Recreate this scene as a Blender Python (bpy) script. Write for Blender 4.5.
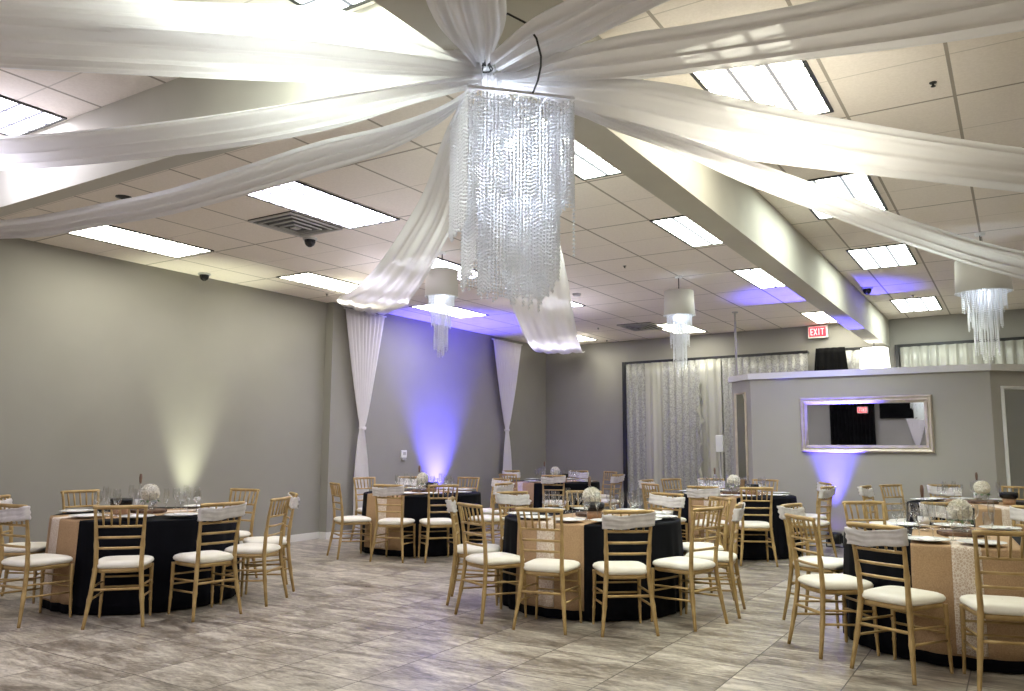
import bpy, math, random
from mathutils import Matrix, Vector
PI = math.pi
rnd = random.Random(7)
for o in list(bpy.data.objects): bpy.data.objects.remove(o)
SC = bpy.context.scene
COL = SC.collection

# ------------------------------------------------------------------ camera, world, exposure
H = 1.41
cd = bpy.data.cameras.new('camera'); cam = bpy.data.objects.new('camera', cd); COL.objects.link(cam)
cd.sensor_width = 36; cd.lens = 802.8 / 1024 * 36; cd.clip_start = .05; cd.clip_end = 100
_rt = Vector((0.8471255, 0.5313649, 0.0054578)); _up = Vector((0.0610817, -0.1075715, 0.9923192)); _fw = Vector((-0.5278707, 0.8402855, 0.1235832))
M = Matrix((_rt, _up, -_fw)).transposed().to_4x4(); M.translation = (0, 0, H)
cam.matrix_world = M
SC.camera = cam
w = bpy.data.worlds.new('world'); SC.world = w; w.use_nodes = True
w.node_tree.nodes['Background'].inputs[0].default_value = (.5, .5, .52, 1)
w.node_tree.nodes['Background'].inputs[1].default_value = .25
SC.view_settings.view_transform = 'Standard'; SC.view_settings.look = 'None'
SC.view_settings.gamma = 1; SC.view_settings.use_curve_mapping = False
SC.view_settings.exposure = 1.12
LAMP_W = 10.5          # emission of the ceiling troffers
CEIL = 3.61; SOFF = 3.12

# ------------------------------------------------------------------ materials
def nodes(m):
    m.use_nodes = True
    return m.node_tree, m.node_tree.nodes, m.node_tree.links
def pbr(name, col, rough=.5, metal=0, spec=.5, **kw):
    m = bpy.data.materials.new(name); t, n, l = nodes(m)
    b = n['Principled BSDF']
    b.inputs['Base Color'].default_value = (*col, 1); b.inputs['Roughness'].default_value = rough
    b.inputs['Metallic'].default_value = metal; b.inputs['Specular IOR Level'].default_value = spec
    for k, v in kw.items(): b.inputs[k.replace('_', ' ')].default_value = v
    return m
def noisy(m, c1, c2, scale=20, detail=4, bump=0, stretch=(1, 1, 1), lo=.35, hi=.65):
    t, n, l = nodes(m); b = n['Principled BSDF']
    tc = n.new('ShaderNodeTexCoord'); mp = n.new('ShaderNodeMapping'); mp.inputs['Scale'].default_value = stretch
    nz = n.new('ShaderNodeTexNoise'); nz.inputs['Scale'].default_value = scale; nz.inputs['Detail'].default_value = detail
    cr = n.new('ShaderNodeValToRGB'); cr.color_ramp.elements[0].position = lo; cr.color_ramp.elements[1].position = hi
    cr.color_ramp.elements[0].color = (*c1, 1); cr.color_ramp.elements[1].color = (*c2, 1)
    l.new(tc.outputs['Object'], mp.inputs[0]); l.new(mp.outputs[0], nz.inputs[0]); l.new(nz.outputs[0], cr.inputs[0]); l.new(cr.outputs[0], b.inputs['Base Color'])
    if bump:
        bp = n.new('ShaderNodeBump'); bp.inputs['Strength'].default_value = bump; bp.inputs['Distance'].default_value = .01
        l.new(nz.outputs[0], bp.inputs['Height']); l.new(bp.outputs[0], b.inputs['Normal'])
    return m
def emis(name, col, st):
    m = bpy.data.materials.new(name); t, n, l = nodes(m); n.remove(n['Principled BSDF'])
    e = n.new('ShaderNodeEmission'); e.inputs[0].default_value = (*col, 1); e.inputs[1].default_value = st
    l.new(e.outputs[0], n['Material Output'].inputs[0]); return m

def m_wall(name, a, b):
    return noisy(pbr(name, a, .75, spec=.25), a, b, 1.3, 3)
MAT = {}
MAT['wall'] = m_wall('wall_paint', (.300, .288, .262), (.32, .308, .28))
MAT['partition'] = m_wall('partition_paint', (.39, .37, .33), (.41, .39, .35))
MAT['white_trim'] = pbr('white_trim_paint', (.75, .74, .72), .5)
MAT['ledge'] = pbr('ledge_paint', (.70, .68, .66), .5)
MAT['beam'] = noisy(pbr('beam_plaster', (.55, .53, .47), .8, spec=.2), (.52, .50, .44), (.56, .54, .47), 2)
MAT['gold'] = noisy(pbr('gold_chair_paint', (.5, .34, .15), .38, .35), (.40, .262, .10), (.55, .385, .17), 9, 3)
MAT['cushion'] = noisy(pbr('cushion_vinyl', (.86, .82, .72), .55), (.84, .79, .68), (.9, .86, .77), 6, 2, .1)
MAT['sash'] = noisy(pbr('sash_satin', (.84, .80, .78), .4), (.62, .58, .57), (.76, .72, .71), 14, 3)
MAT['black_cloth'] = noisy(pbr('black_polyester', (.009, .010, .016), .75, spec=.12), (.0018, .002, .004), (.004, .0045, .008), 4)
MAT['wood'] = noisy(pbr('plywood', (.4, .27, .15), .6), (.35, .22, .12), (.5, .34, .2), 3, 4, 0, (1, 8, 1))
MAT['steel'] = pbr('grey_steel', (.4, .4, .4), .4, .8)
MAT['darkwood'] = noisy(pbr('wood_slice', (.1, .05, .03), .7), (.06, .03, .02), (.2, .11, .06), 14)
MAT['kraft'] = noisy(pbr('kraft_wrap', (.46, .27, .16), .8), (.42, .24, .14), (.52, .33, .2), 40, 4, .3)
MAT['black_gloss'] = pbr('black_gloss', (.006, .006, .008), .25)
MAT['plate'] = pbr('white_china', (.88, .87, .85), .2)
MAT['napkin'] = pbr('white_napkin', (.85, .84, .83), .7)
def m_glass():
    m = bpy.data.materials.new('clear_glass'); t, n, l = nodes(m); n.remove(n['Principled BSDF'])
    tp = n.new('ShaderNodeBsdfTransparent'); tp.inputs[0].default_value = (.96, .97, .97, 1); g = n.new('ShaderNodeBsdfGlossy'); g.inputs['Roughness'].default_value = .03
    f = n.new('ShaderNodeLayerWeight'); f.inputs[0].default_value = .25; x = n.new('ShaderNodeMixShader')
    mm = n.new('ShaderNodeMath'); mm.operation = 'MULTIPLY_ADD'; mm.inputs[1].default_value = .85; mm.inputs[2].default_value = .11; l.new(f.outputs[1], mm.inputs[0])
    l.new(mm.outputs[0], x.inputs[0]); l.new(tp.outputs[0], x.inputs[1]); l.new(g.outputs[0], x.inputs[2]); l.new(x.outputs[0], n['Material Output'].inputs[0]); return m
MAT['glass'] = m_glass()
MAT['cork'] = pbr('brown_stopper', (.16, .09, .06), .5)
MAT['flower'] = noisy(pbr('white_petals', (.88, .86, .78), .7), (.78, .73, .60), (.93, .91, .86), 12, 3)
MAT['leaf'] = pbr('green_leaf', (.10, .16, .06), .6)
MAT['plastic'] = pbr('white_plastic', (.8, .8, .78), .4)
MAT['grey_plastic'] = pbr('grey_plastic', (.45, .44, .42), .4)
MAT['black_plastic'] = pbr('black_plastic', (.012, .012, .013), .35)
MAT['dark_metal'] = pbr('dark_metal_edge', (.03, .03, .03), .45, .3)
MAT['chrome'] = pbr('chrome', (.85, .85, .87), .3, .7)
MAT['mirror'] = pbr('mirror_silvering', (.86, .88, .88), .015, 1)
MAT['champagne'] = noisy(pbr('champagne_frame', (.55, .48, .38), .4, .35), (.5, .43, .34), (.6, .53, .43), 8)
MAT['shade'] = pbr('shade_fabric', (.72, .70, .66), .7, Transmission_Weight=0)
MAT['cable'] = pbr('black_cable', (.01, .01, .01), .5)
MAT['bulb'] = emis('cool_bulb', (.75, .86, 1), 9)
MAT['bulb_big'] = emis('cool_bulb_large', (.80, .88, 1), 70)
MAT['lamp_shade_lit'] = emis('lit_shade', (1, .97, .86), 2.6)
MAT['exit_red'] = emis('exit_face', (1, .055, .07), 1.3)
MAT['exit_letter'] = emis('exit_letters', (1, .42, .42), 1.5)
MAT['crystal'] = pbr('crystal_bead', (.96, .97, 1), .10, Transmission_Weight=.12, IOR=1.45)
MAT['velvet'] = noisy(pbr('black_velvet', (.006, .006, .007), .9, spec=.1), (.0018, .0018, .002), (.004, .004, .0045), 5)
MAT['lens'] = emis('uplight_lens', (.3, .16, 1), 4)
MAT['lens_w'] = emis('uplight_lens_warm', (1, 1, .8), 4)

def m_carpet_tile():
    # stone-look porcelain tile with diagonal veining and thin grout
    m = bpy.data.materials.new('stone_tile'); t, n, l = nodes(m); b = n['Principled BSDF']
    tc = n.new('ShaderNodeTexCoord')
    mp = n.new('ShaderNodeMapping'); mp.inputs['Rotation'].default_value = (0, 0, math.radians(-22)); mp.inputs['Scale'].default_value = (.75, 2.6, 1)
    l.new(tc.outputs['Object'], mp.inputs[0])
    # tile ids so veins change from tile to tile
    sx = n.new('ShaderNodeSeparateXYZ'); l.new(tc.outputs['Object'], sx.inputs[0])
    def math_(op, a, bb=None, v=None):
        k = n.new('ShaderNodeMath'); k.operation = op
        if hasattr(a, 'links'): l.new(a, k.inputs[0])
        else: k.inputs[0].default_value = a
        if bb is not None:
            if hasattr(bb, 'links'): l.new(bb, k.inputs[1])
            else: k.inputs[1].default_value = bb
        return k.outputs[0]
    u = math_('DIVIDE', math_('ADD', sx.outputs[0], .35 + 62.0), .62)
    v = math_('DIVIDE', math_('ADD', sx.outputs[1], -4.43 + 65.0), .65)
    iu, iv = math_('FLOOR', u), math_('FLOOR', v); fu, fv = math_('FRACT', u), math_('FRACT', v)
    cb = n.new('ShaderNodeCombineXYZ'); l.new(math_('MULTIPLY', iu, 3.7), cb.inputs[0]); l.new(math_('MULTIPLY', iv, 5.3), cb.inputs[1]); l.new(math_('MULTIPLY', math_('ADD', iu, iv), 1.9), cb.inputs[2])
    wn = n.new('ShaderNodeTexWhiteNoise'); l.new(cb.outputs[0], wn.inputs[0])
    va = n.new('ShaderNodeVectorMath'); va.operation = 'ADD'
    sc = n.new('ShaderNodeVectorMath'); sc.operation = 'SCALE'; sc.inputs['Scale'].default_value = 9; l.new(wn.outputs['Color'], sc.inputs[0])
    l.new(mp.outputs[0], va.inputs[0]); l.new(sc.outputs[0], va.inputs[1])
    n1 = n.new('ShaderNodeTexNoise'); n1.inputs['Scale'].default_value = 1.7; n1.inputs['Detail'].default_value = 9; n1.inputs['Roughness'].default_value = .66; n1.inputs['Distortion'].default_value = .9
    l.new(va.outputs[0], n1.inputs[0])
    cr = n.new('ShaderNodeValToRGB'); e = cr.color_ramp.elements
    e[0].position = .38; e[0].color = (.135, .108, .085, 1); e[1].position = .61; e[1].color = (.64, .575, .49, 1)
    x = e.new(.46); x.color = (.26, .222, .182, 1); x = e.new(.53); x.color = (.44, .39, .325, 1)
    n2 = n.new('ShaderNodeTexNoise'); n2.inputs['Scale'].default_value = 9; n2.inputs['Detail'].default_value = 8; n2.inputs['Roughness'].default_value = .7; n2.inputs['Distortion'].default_value = 1.6; l.new(va.outputs[0], n2.inputs[0])
    l.new(math_('ADD', math_('MULTIPLY', n1.outputs[0], .62), math_('MULTIPLY', n2.outputs[0], .38)), cr.inputs[0])
    # grout mask
    def edge(f, wd):
        a = math_('LESS_THAN', f, wd); c = math_('GREATER_THAN', f, 1 - wd); return math_('MAXIMUM', a, c)
    g = math_('MAXIMUM', edge(fu, .006), edge(fv, .006))
    mx = n.new('ShaderNodeMix'); mx.data_type = 'RGBA'; mx.inputs[7].default_value = (.09, .075, .065, 1)
    l.new(g, mx.inputs[0]); l.new(cr.outputs[0], mx.inputs[6]); l.new(mx.outputs[2], b.inputs['Base Color'])
    rr = n.new('ShaderNodeMapRange'); rr.inputs[3].default_value = .22; rr.inputs[4].default_value = .42; l.new(n1.outputs[0], rr.inputs[0]); l.new(rr.outputs[0], b.inputs['Roughness'])
    b.inputs['Specular IOR Level'].default_value = .45
    return m
MAT['floor'] = m_carpet_tile()

def m_ceiling():
    # lay-in acoustic tiles: UV runs one unit per tile, faint score line across the middle of each
    m = bpy.data.materials.new('acoustic_tile'); t, n, l = nodes(m); b = n['Principled BSDF']
    tc = n.new('ShaderNodeTexCoord'); sx = n.new('ShaderNodeSeparateXYZ'); l.new(tc.outputs['UV'], sx.inputs[0])
    def mt(op, a, bb=None):
        k = n.new('ShaderNodeMath'); k.operation = op
        if hasattr(a, 'links'): l.new(a, k.inputs[0])
        else: k.inputs[0].default_value = a
        if bb is not None:
            if hasattr(bb, 'links'): l.new(bb, k.inputs[1])
            else: k.inputs[1].default_value = bb
        return k.outputs[0]
    fu, fv = mt('FRACT', sx.outputs[0]), mt('FRACT', sx.outputs[1])
    def edge(f, wd): return mt('MAXIMUM', mt('LESS_THAN', f, wd), mt('GREATER_THAN', f, 1 - wd))
    main = mt('MAXIMUM', edge(fu, .016), edge(fv, .008))
    mid = mt('LESS_THAN', mt('ABSOLUTE', mt('SUBTRACT', fv, .5)), .004)
    nz = n.new('ShaderNodeTexNoise'); nz.inputs['Scale'].default_value = 60; nz.inputs['Detail'].default_value = 3; l.new(tc.outputs['Object'], nz.inputs[0])
    cr = n.new('ShaderNodeValToRGB'); cr.color_ramp.elements[0].position = .3; cr.color_ramp.elements[1].position = .7
    cr.color_ramp.elements[0].color = (.79, .725, .655, 1); cr.color_ramp.elements[1].color = (.85, .785, .715, 1); l.new(nz.outputs[0], cr.inputs[0])
    m1 = n.new('ShaderNodeMix'); m1.data_type = 'RGBA'; m1.inputs[7].default_value = (.60, .55, .49, 1)
    m2 = n.new('ShaderNodeMix'); m2.data_type = 'RGBA'; m2.inputs[7].default_value = (.38, .34, .29, 1)
    l.new(mid, m1.inputs[0]); l.new(cr.outputs[0], m1.inputs[6]); l.new(main, m2.inputs[0]); l.new(m1.outputs[2], m2.inputs[6])
    l.new(m2.outputs[2], b.inputs['Base Color']); b.inputs['Roughness'].default_value = .9; b.inputs['Specular IOR Level'].default_value = .1
    return m
MAT['ceiling'] = m_ceiling()

def m_troffer(name, tint, st):
    # prismatic / louvre diffuser: rows of bright cells with thin darker ribs, UV 0..1 over the panel
    m = bpy.data.materials.new(name); t, n, l = nodes(m); n.remove(n['Principled BSDF'])
    tc = n.new('ShaderNodeTexCoord'); br = n.new('ShaderNodeTexBrick')
    mp = n.new('ShaderNodeMapping'); mp.inputs['Scale'].default_value = (3, 9, 1); l.new(tc.outputs['UV'], mp.inputs[0]); l.new(mp.outputs[0], br.inputs[0])
    br.offset = 0; br.inputs['Scale'].default_value = 1; br.inputs['Brick Width'].default_value = 1; br.inputs['Row Height'].default_value = 1
    br.inputs['Mortar Size'].default_value = .16; br.inputs['Mortar Smooth'].default_value = .8
    c = tint
    br.inputs['Color1'].default_value = (*c, 1); br.inputs['Color2'].default_value = (c[0] * .93, c[1] * .95, c[2] * .95, 1); br.inputs['Mortar'].default_value = (c[0] * .022, c[1] * .022, c[2] * .026, 1)
    e = n.new('ShaderNodeEmission'); e.inputs[1].default_value = st
    l.new(br.outputs[0], e.inputs[0]); l.new(e.outputs[0], n['Material Output'].inputs[0]); return m
MAT['panel_cool'] = m_troffer('panel_cool', (.88, .86, 1.0), LAMP_W)
MAT['panel_warm'] = m_troffer('panel_warm', (1.0, .97, .80), LAMP_W)
MAT['panel_green'] = m_troffer('panel_green', (.92, 1.0, .90), LAMP_W)

def m_sheer(name, col, tr, tl=.52):
    m = bpy.data.materials.new(name); t, n, l = nodes(m); n.remove(n['Principled BSDF'])
    d = n.new('ShaderNodeBsdfDiffuse'); d.inputs[0].default_value = (*col, 1)
    s = n.new('ShaderNodeBsdfTranslucent'); s.inputs[0].default_value = (*col, 1)
    g = n.new('ShaderNodeBsdfGlossy'); g.inputs[0].default_value = (1, 1, 1, 1); g.inputs['Roughness'].default_value = .42
    tp = n.new('ShaderNodeBsdfTransparent')
    a = n.new('ShaderNodeMixShader'); a.inputs[0].default_value = tl; l.new(d.outputs[0], a.inputs[1]); l.new(s.outputs[0], a.inputs[2])
    b = n.new('ShaderNodeMixShader'); b.inputs[0].default_value = .10; l.new(a.outputs[0], b.inputs[1]); l.new(g.outputs[0], b.inputs[2])
    c = n.new('ShaderNodeMixShader'); c.inputs[0].default_value = tr; l.new(b.outputs[0], c.inputs[1]); l.new(tp.outputs[0], c.inputs[2])
    l.new(c.outputs[0], n['Material Output'].inputs[0]); return m
MAT['sheer'] = m_sheer('white_voile', (.93, .92, .93), .14)
MAT['sheer_thin'] = m_sheer('white_voile_panel', (.95, .92, .93), .05, .3)
MAT['lace'] = m_sheer('cream_lace', (.8, .72, .62), .05)
def m_shade():
    m = bpy.data.materials.new('drum_shade_fabric'); t, n, l = nodes(m); n.remove(n['Principled BSDF'])
    d = n.new('ShaderNodeBsdfDiffuse'); d.inputs[0].default_value = (.72, .69, .65, 1)
    s = n.new('ShaderNodeBsdfTranslucent'); s.inputs[0].default_value = (.6, .6, .6, 1)
    a = n.new('ShaderNodeMixShader'); a.inputs[0].default_value = .12; l.new(d.outputs[0], a.inputs[1]); l.new(s.outputs[0], a.inputs[2]); l.new(a.outputs[0], n['Material Output'].inputs[0]); return m
MAT['shade'] = m_shade()
def m_sequin():
    m = pbr('silver_sequin_cloth', (.5, .5, .48), .55, .2); t, n, l = nodes(m); b = n['Principled BSDF']
    tc = n.new('ShaderNodeTexCoord'); v = n.new('ShaderNodeTexVoronoi'); v.inputs['Scale'].default_value = 55; l.new(tc.outputs['Object'], v.inputs[0])
    cr = n.new('ShaderNodeValToRGB'); cr.color_ramp.elements[0].color = (.25, .25, .24, 1); cr.color_ramp.elements[1].color = (.50, .50, .48, 1)
    l.new(v.outputs['Color'], cr.inputs[0]); l.new(cr.outputs[0], b.inputs['Base Color'])
    bp = n.new('ShaderNodeBump'); bp.inputs['Strength'].default_value = .35; bp.inputs['Distance'].default_value = .003; l.new(v.outputs['Distance'], bp.inputs['Height']); l.new(bp.outputs[0], b.inputs['Normal'])
    return m
MAT['sequin'] = m_sequin()
def m_satin():
    return noisy(pbr('silver_satin', (.5, .5, .45), .45, .15), (.42, .42, .38), (.52, .51, .46), 3, 2, 0, (1, 1, .1))
MAT['satin'] = m_satin()
def m_burlap():
    m = pbr('burlap_weave', (.5, .33, .2), .85, spec=.15); t, n, l = nodes(m); b = n['Principled BSDF']
    tc = n.new('ShaderNodeTexCoord'); nz = n.new('ShaderNodeTexNoise'); nz.inputs['Scale'].default_value = 120; l.new(tc.outputs['Object'], nz.inputs[0])
    cr = n.new('ShaderNodeValToRGB'); cr.color_ramp.elements[0].position = .3; cr.color_ramp.elements[1].position = .7
    cr.color_ramp.elements[0].color = (.39, .25, .14, 1); cr.color_ramp.elements[1].color = (.50, .34, .20, 1); l.new(nz.outputs[0], cr.inputs[0]); l.new(cr.outputs[0], b.inputs['Base Color'])
    return m
MAT['burlap'] = m_burlap()
def m_lacecloth():
    m = pbr('lace_pattern', (.8, .7, .58), .8); t, n, l = nodes(m); b = n['Principled BSDF']
    tc = n.new('ShaderNodeTexCoord'); v = n.new('ShaderNodeTexVoronoi'); v.feature = 'DISTANCE_TO_EDGE'; v.inputs['Scale'].default_value = 60; l.new(tc.outputs['Object'], v.inputs[0])
    cr = n.new('ShaderNodeValToRGB'); cr.color_ramp.elements[0].position = .05; cr.color_ramp.elements[1].position = .16
    cr.color_ramp.elements[0].color = (.80, .72, .63, 1); cr.color_ramp.elements[1].color = (.60, .46, .35, 1); l.new(v.outputs['Distance'], cr.inputs[0]); l.new(cr.outputs[0], b.inputs['Base Color'])
    return m
MAT['lace'] = m_lacecloth()

# ------------------------------------------------------------------ mesh helpers
class MB:
    def __init__(s): s.v = []; s.f = []; s.uv = None
    def add(s, vs, fs):
        k = len(s.v); s.v += [tuple(x) for x in vs]; s.f += [tuple(i + k for i in f) for f in fs]; return s
    def box(s, a, b, rz=0, c=None):
        x0, y0, z0 = a; x1, y1, z1 = b
        vs = [(x0, y0, z0), (x1, y0, z0), (x1, y1, z0), (x0, y1, z0), (x0, y0, z1), (x1, y0, z1), (x1, y1, z1), (x0, y1, z1)]
        if rz:
            cx, cy = c if c else ((x0 + x1) / 2, (y0 + y1) / 2); ca, sa = math.cos(rz), math.sin(rz)
            vs = [(cx + (x - cx) * ca - (y - cy) * sa, cy + (x - cx) * sa + (y - cy) * ca, z) for x, y, z in vs]
        return s.add(vs, [(0, 3, 2, 1), (4, 5, 6, 7), (0, 1, 5, 4), (1, 2, 6, 5), (2, 3, 7, 6), (3, 0, 4, 7)])
    def tube(s, pts, rad, n=8, cap=True, sq=1):
        pts = [Vector(p) for p in pts]; rad = rad if isinstance(rad, (list, tuple)) else [rad] * len(pts)
        k = len(s.v); ref = None
        for i, p in enumerate(pts):
            d = (pts[min(i + 1, len(pts) - 1)] - pts[max(i - 1, 0)]).normalized()
            if ref is None: ref = Vector((0, 0, 1)) if abs(d.z) < .9 else Vector((1, 0, 0))
            a = d.cross(ref).normalized(); b = d.cross(a)
            ref = -b if False else ref
            for j in range(n):
                t = 2 * PI * j / n; s.v.append(tuple(p + a * math.cos(t) * rad[i] + b * math.sin(t) * rad[i] * sq))
        for i in range(len(pts) - 1):
            for j in range(n):
                j2 = (j + 1) % n; s.f.append((k + i * n + j, k + i * n + j2, k + (i + 1) * n + j2, k + (i + 1) * n + j))
        if cap:
            s.f.append(tuple(k + j for j in reversed(range(n)))); s.f.append(tuple(k + (len(pts) - 1) * n + j for j in range(n)))
        return s
    def lathe(s, prof, n=24, c=(0, 0, 0), cap=False):
        k = len(s.v)
        for r, z in prof:
            for j in range(n):
                t = 2 * PI * j / n; s.v.append((c[0] + r * math.cos(t), c[1] + r * math.sin(t), c[2] + z))
        for i in range(len(prof) - 1):
            for j in range(n):
                j2 = (j + 1) % n; s.f.append((k + i * n + j, k + i * n + j2, k + (i + 1) * n + j2, k + (i + 1) * n + j))
        if cap:
            s.f.append(tuple(k + j for j in reversed(range(n)))); s.f.append(tuple(k + (len(prof) - 1) * n + j for j in range(n)))
        return s
    def grid(s, rows, closed=False):
        k = len(s.v); m = len(rows[0])
        for r in rows: s.v += [tuple(p) for p in r]
        for i in range(len(rows) - 1):
            for j in range(m if closed else m - 1):
                j2 = (j + 1) % m; s.f.append((k + i * m + j, k + i * m + j2, k + (i + 1) * m + j2, k + (i + 1) * m + j))
        return s
    def octa(s, c, r, h=None):
        h = h or r; x, y, z = c
        return s.add([(x + r, y, z), (x, y + r, z), (x - r, y, z), (x, y - r, z), (x, y, z + h), (x, y, z - h)],
                     [(0, 1, 4), (1, 2, 4), (2, 3, 4), (3, 0, 4), (1, 0, 5), (2, 1, 5), (3, 2, 5), (0, 3, 5)])
    def build(s, name, mat, parent=None, smooth=False, solid=0, bevel=0, sub=0, loc=None):
        me = bpy.data.meshes.new(name); me.from_pydata(s.v, [], s.f); me.update()
        if smooth: me.shade_smooth()
        me.materials.append(mat if not isinstance(mat, str) else MAT[mat])
        o = bpy.data.objects.new(name, me); COL.objects.link(o)
        if parent: o.parent = parent
        if loc: o.location = loc
        if bevel:
            b = o.modifiers.new('bevel', 'BEVEL'); b.width = bevel; b.segments = 2; b.limit_method = 'ANGLE'
        if solid:
            q = o.modifiers.new('solidify', 'SOLIDIFY'); q.thickness = solid; q.offset = 0
        if sub:
            q = o.modifiers.new('subsurf', 'SUBSURF'); q.levels = sub; q.render_levels = sub
        return o
def tag(o, label=None, cat=None, group=None, kind=None):
    if label: o['label'] = label
    if cat: o['category'] = cat
    if group: o['group'] = group
    if kind: o['kind'] = kind
    return o
def empty(name, loc, rz=0):
    o = bpy.data.objects.new(name, None); o.empty_display_size = .1; o.location = loc; o.rotation_euler = (0, 0, rz); COL.objects.link(o); return o
def copy_tree(o, parent=None):
    c = o.copy(); COL.objects.link(c); c.parent = parent
    for ch in o.children: copy_tree(ch, c)
    return c
def struct(o): o['kind'] = 'structure'; return o
def stuffpart(o): o['kind'] = 'stuff'; return o

# ------------------------------------------------------------------ room shell
XL, XR, YF = -8.9, 5.0, -6.0
def yb(x): return 14.96 - .073 * x            # back wall runs very slightly askew
b = MB().box((-9.3, YF - .2, -.1), (XR + .2, 16.2, 0)); struct(b.build('floor', 'floor'))
def ceil_slab(name, x0, x1, px, ox, py, oy):
    m = MB()
    xs = [x0, x1]; y0, y1 = YF - .2, 16.0
    m.box((x0, y0, CEIL), (x1, y1, CEIL + .12)); o = m.build(name, 'ceiling'); me = o.data
    uv = me.uv_layers.new(name='UVMap')
    for lp in me.loops:
        c = me.vertices[lp.vertex_index].co; uv.data[lp.index].uv = ((c.x - ox) / px, (c.y - oy) / py)
    struct(o); return o
ceil_slab('ceiling', -9.3, -1.9, .685, -2.94, 1.345, 7.2)
ceil_slab('ceiling', -1.9, XR + .2, .63, -.21, 1.26, 8.08)
# left wall: nearer length stands 15 cm further back, jog at y = 8.95
m = MB(); P = [(-9.05, YF), (-9.05, 8.95), (XL, 8.95), (XL, yb(XL)), (-9.25, yb(XL)), (-9.25, YF)]
n_ = len(P); m.add([(x, y, 0) for x, y in P] + [(x, y, CEIL) for x, y in P],
    [tuple(reversed(range(n_))), tuple(range(n_, 2 * n_))] + [(i, (i + 1) % n_, n_ + (i + 1) % n_, n_ + i) for i in range(n_)])
struct(m.build('wall_left', 'wall'))
m = MB(); m.add([(-9.25, yb(-9.25), 0), (XR + .2, yb(XR), 0), (XR + .2, yb(XR) + .2, 0), (-9.25, yb(-9.25) + .2, 0),
     (-9.25, yb(-9.25), CEIL), (XR + .2, yb(XR), CEIL), (XR + .2, yb(XR) + .2, CEIL), (-9.25, yb(-9.25) + .2, CEIL)],
    [(0, 3, 2, 1), (4, 5, 6, 7), (0, 1, 5, 4), (1, 2, 6, 5), (2, 3, 7, 6), (3, 0, 4, 7)])
struct(m.build('wall_back', 'wall'))
struct(MB().box((XR, YF, 0), (XR + .2, yb(XR), CEIL)).build('wall_right', 'wall'))
struct(MB().box((-9.25, YF - .2, 0), (XR + .2, YF, CEIL)).build('wall_front', 'wall'))
m = MB(); m.box((-9.05, YF, 0), (-9.035, 8.935, .10)); m.box((-9.05, 8.935, 0), (XL + .015, 8.95, .10)); m.box((XL, 8.95, 0), (XL + .015, yb(XL) - .01, .10))
struct(m.build('baseboard_left', 'white_trim'))
m = MB(); x0, x1 = XL + .015, XR; m.add([(x0, yb(x0) - .015, 0), (x1, yb(x1) - .015, 0), (x1, yb(x1), 0), (x0, yb(x0), 0), (x0, yb(x0) - .015, .1), (x1, yb(x1) - .015, .1), (x1, yb(x1), .1), (x0, yb(x0), .1)],
    [(0, 3, 2, 1), (4, 5, 6, 7), (0, 1, 5, 4), (1, 2, 6, 5), (2, 3, 7, 6), (3, 0, 4, 7)]); struct(m.build('baseboard_back', 'white_trim'))
# dropped beams
struct(MB().box((-2.02, YF, SOFF), (-1.79, yb(-1.9), CEIL)).build('trim_1', 'beam'))
struct(MB().box((-9.05, 2.84, SOFF), (-2.02, 2.97, CEIL)).build('trim_2', 'beam'))
# partition with chamfered ends, open above
PH = 2.445
PP = [(-3.9, 14.3), (-3.9, 12.92), (-3.48, 12.5), (-.28, 12.5), (.9, 13.68), (.9, 14.9)]
def offset_poly(P, d):
    R_ = []
    for i, p in enumerate(P):
        p = Vector(p)
        ns = []
        if i > 0: e = (p - Vector(P[i - 1])).normalized(); ns.append(Vector((e.y, -e.x)))
        if i < len(P) - 1: e = (Vector(P[i + 1]) - p).normalized(); ns.append(Vector((e.y, -e.x)))
        nn = sum(ns, Vector((0, 0))).normalized(); k = 1 / max(.3, nn.dot(ns[0])); R_.append(p + nn * d * k)
    return R_
def wallstrip(P, d0, d1, z0, z1):
    m = MB(); A = offset_poly(P, d0); B = offset_poly(P, d1); n = len(P)
    for i in range(n - 1):
        a, b_, c, d = A[i], A[i + 1], B[i + 1], B[i]
        m.add([(*a, z0), (*b_, z0), (*c, z0), (*d, z0), (*a, z1), (*b_, z1), (*c, z1), (*d, z1)],
              [(0, 3, 2, 1), (4, 5, 6, 7), (0, 1, 5, 4), (1, 2, 6, 5), (2, 3, 7, 6), (3, 0, 4, 7)])
    return m
struct(wallstrip(PP, 0, -.14, 0, PH).build('wall_partition', 'partition'))
struct(wallstrip(PP, .05, -.19, PH, PH + .09).build('trim_3', 'ledge'))
struct(wallstrip(PP, .015, 0, 0, .10).build('baseboard_partition', 'white_trim'))
# pole on the partition ledge
m = MB().tube([(-3.83, 12.98, PH + .09), (-3.83, 12.98, CEIL)], .018, 10); m.lathe([(.0, 0), (.05, 0), (.05, .02), (.02, .03)], 12, (-3.83, 12.98, PH + .09)); m.lathe([(.02, -.03), (.05, -.02), (.05, 0)], 12, (-3.83, 12.98, CEIL))
tag(m.build('pole', 'grey_plastic', smooth=True), 'slim pale pole rising from the left end of the partition ledge to the ceiling', 'pole')

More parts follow.
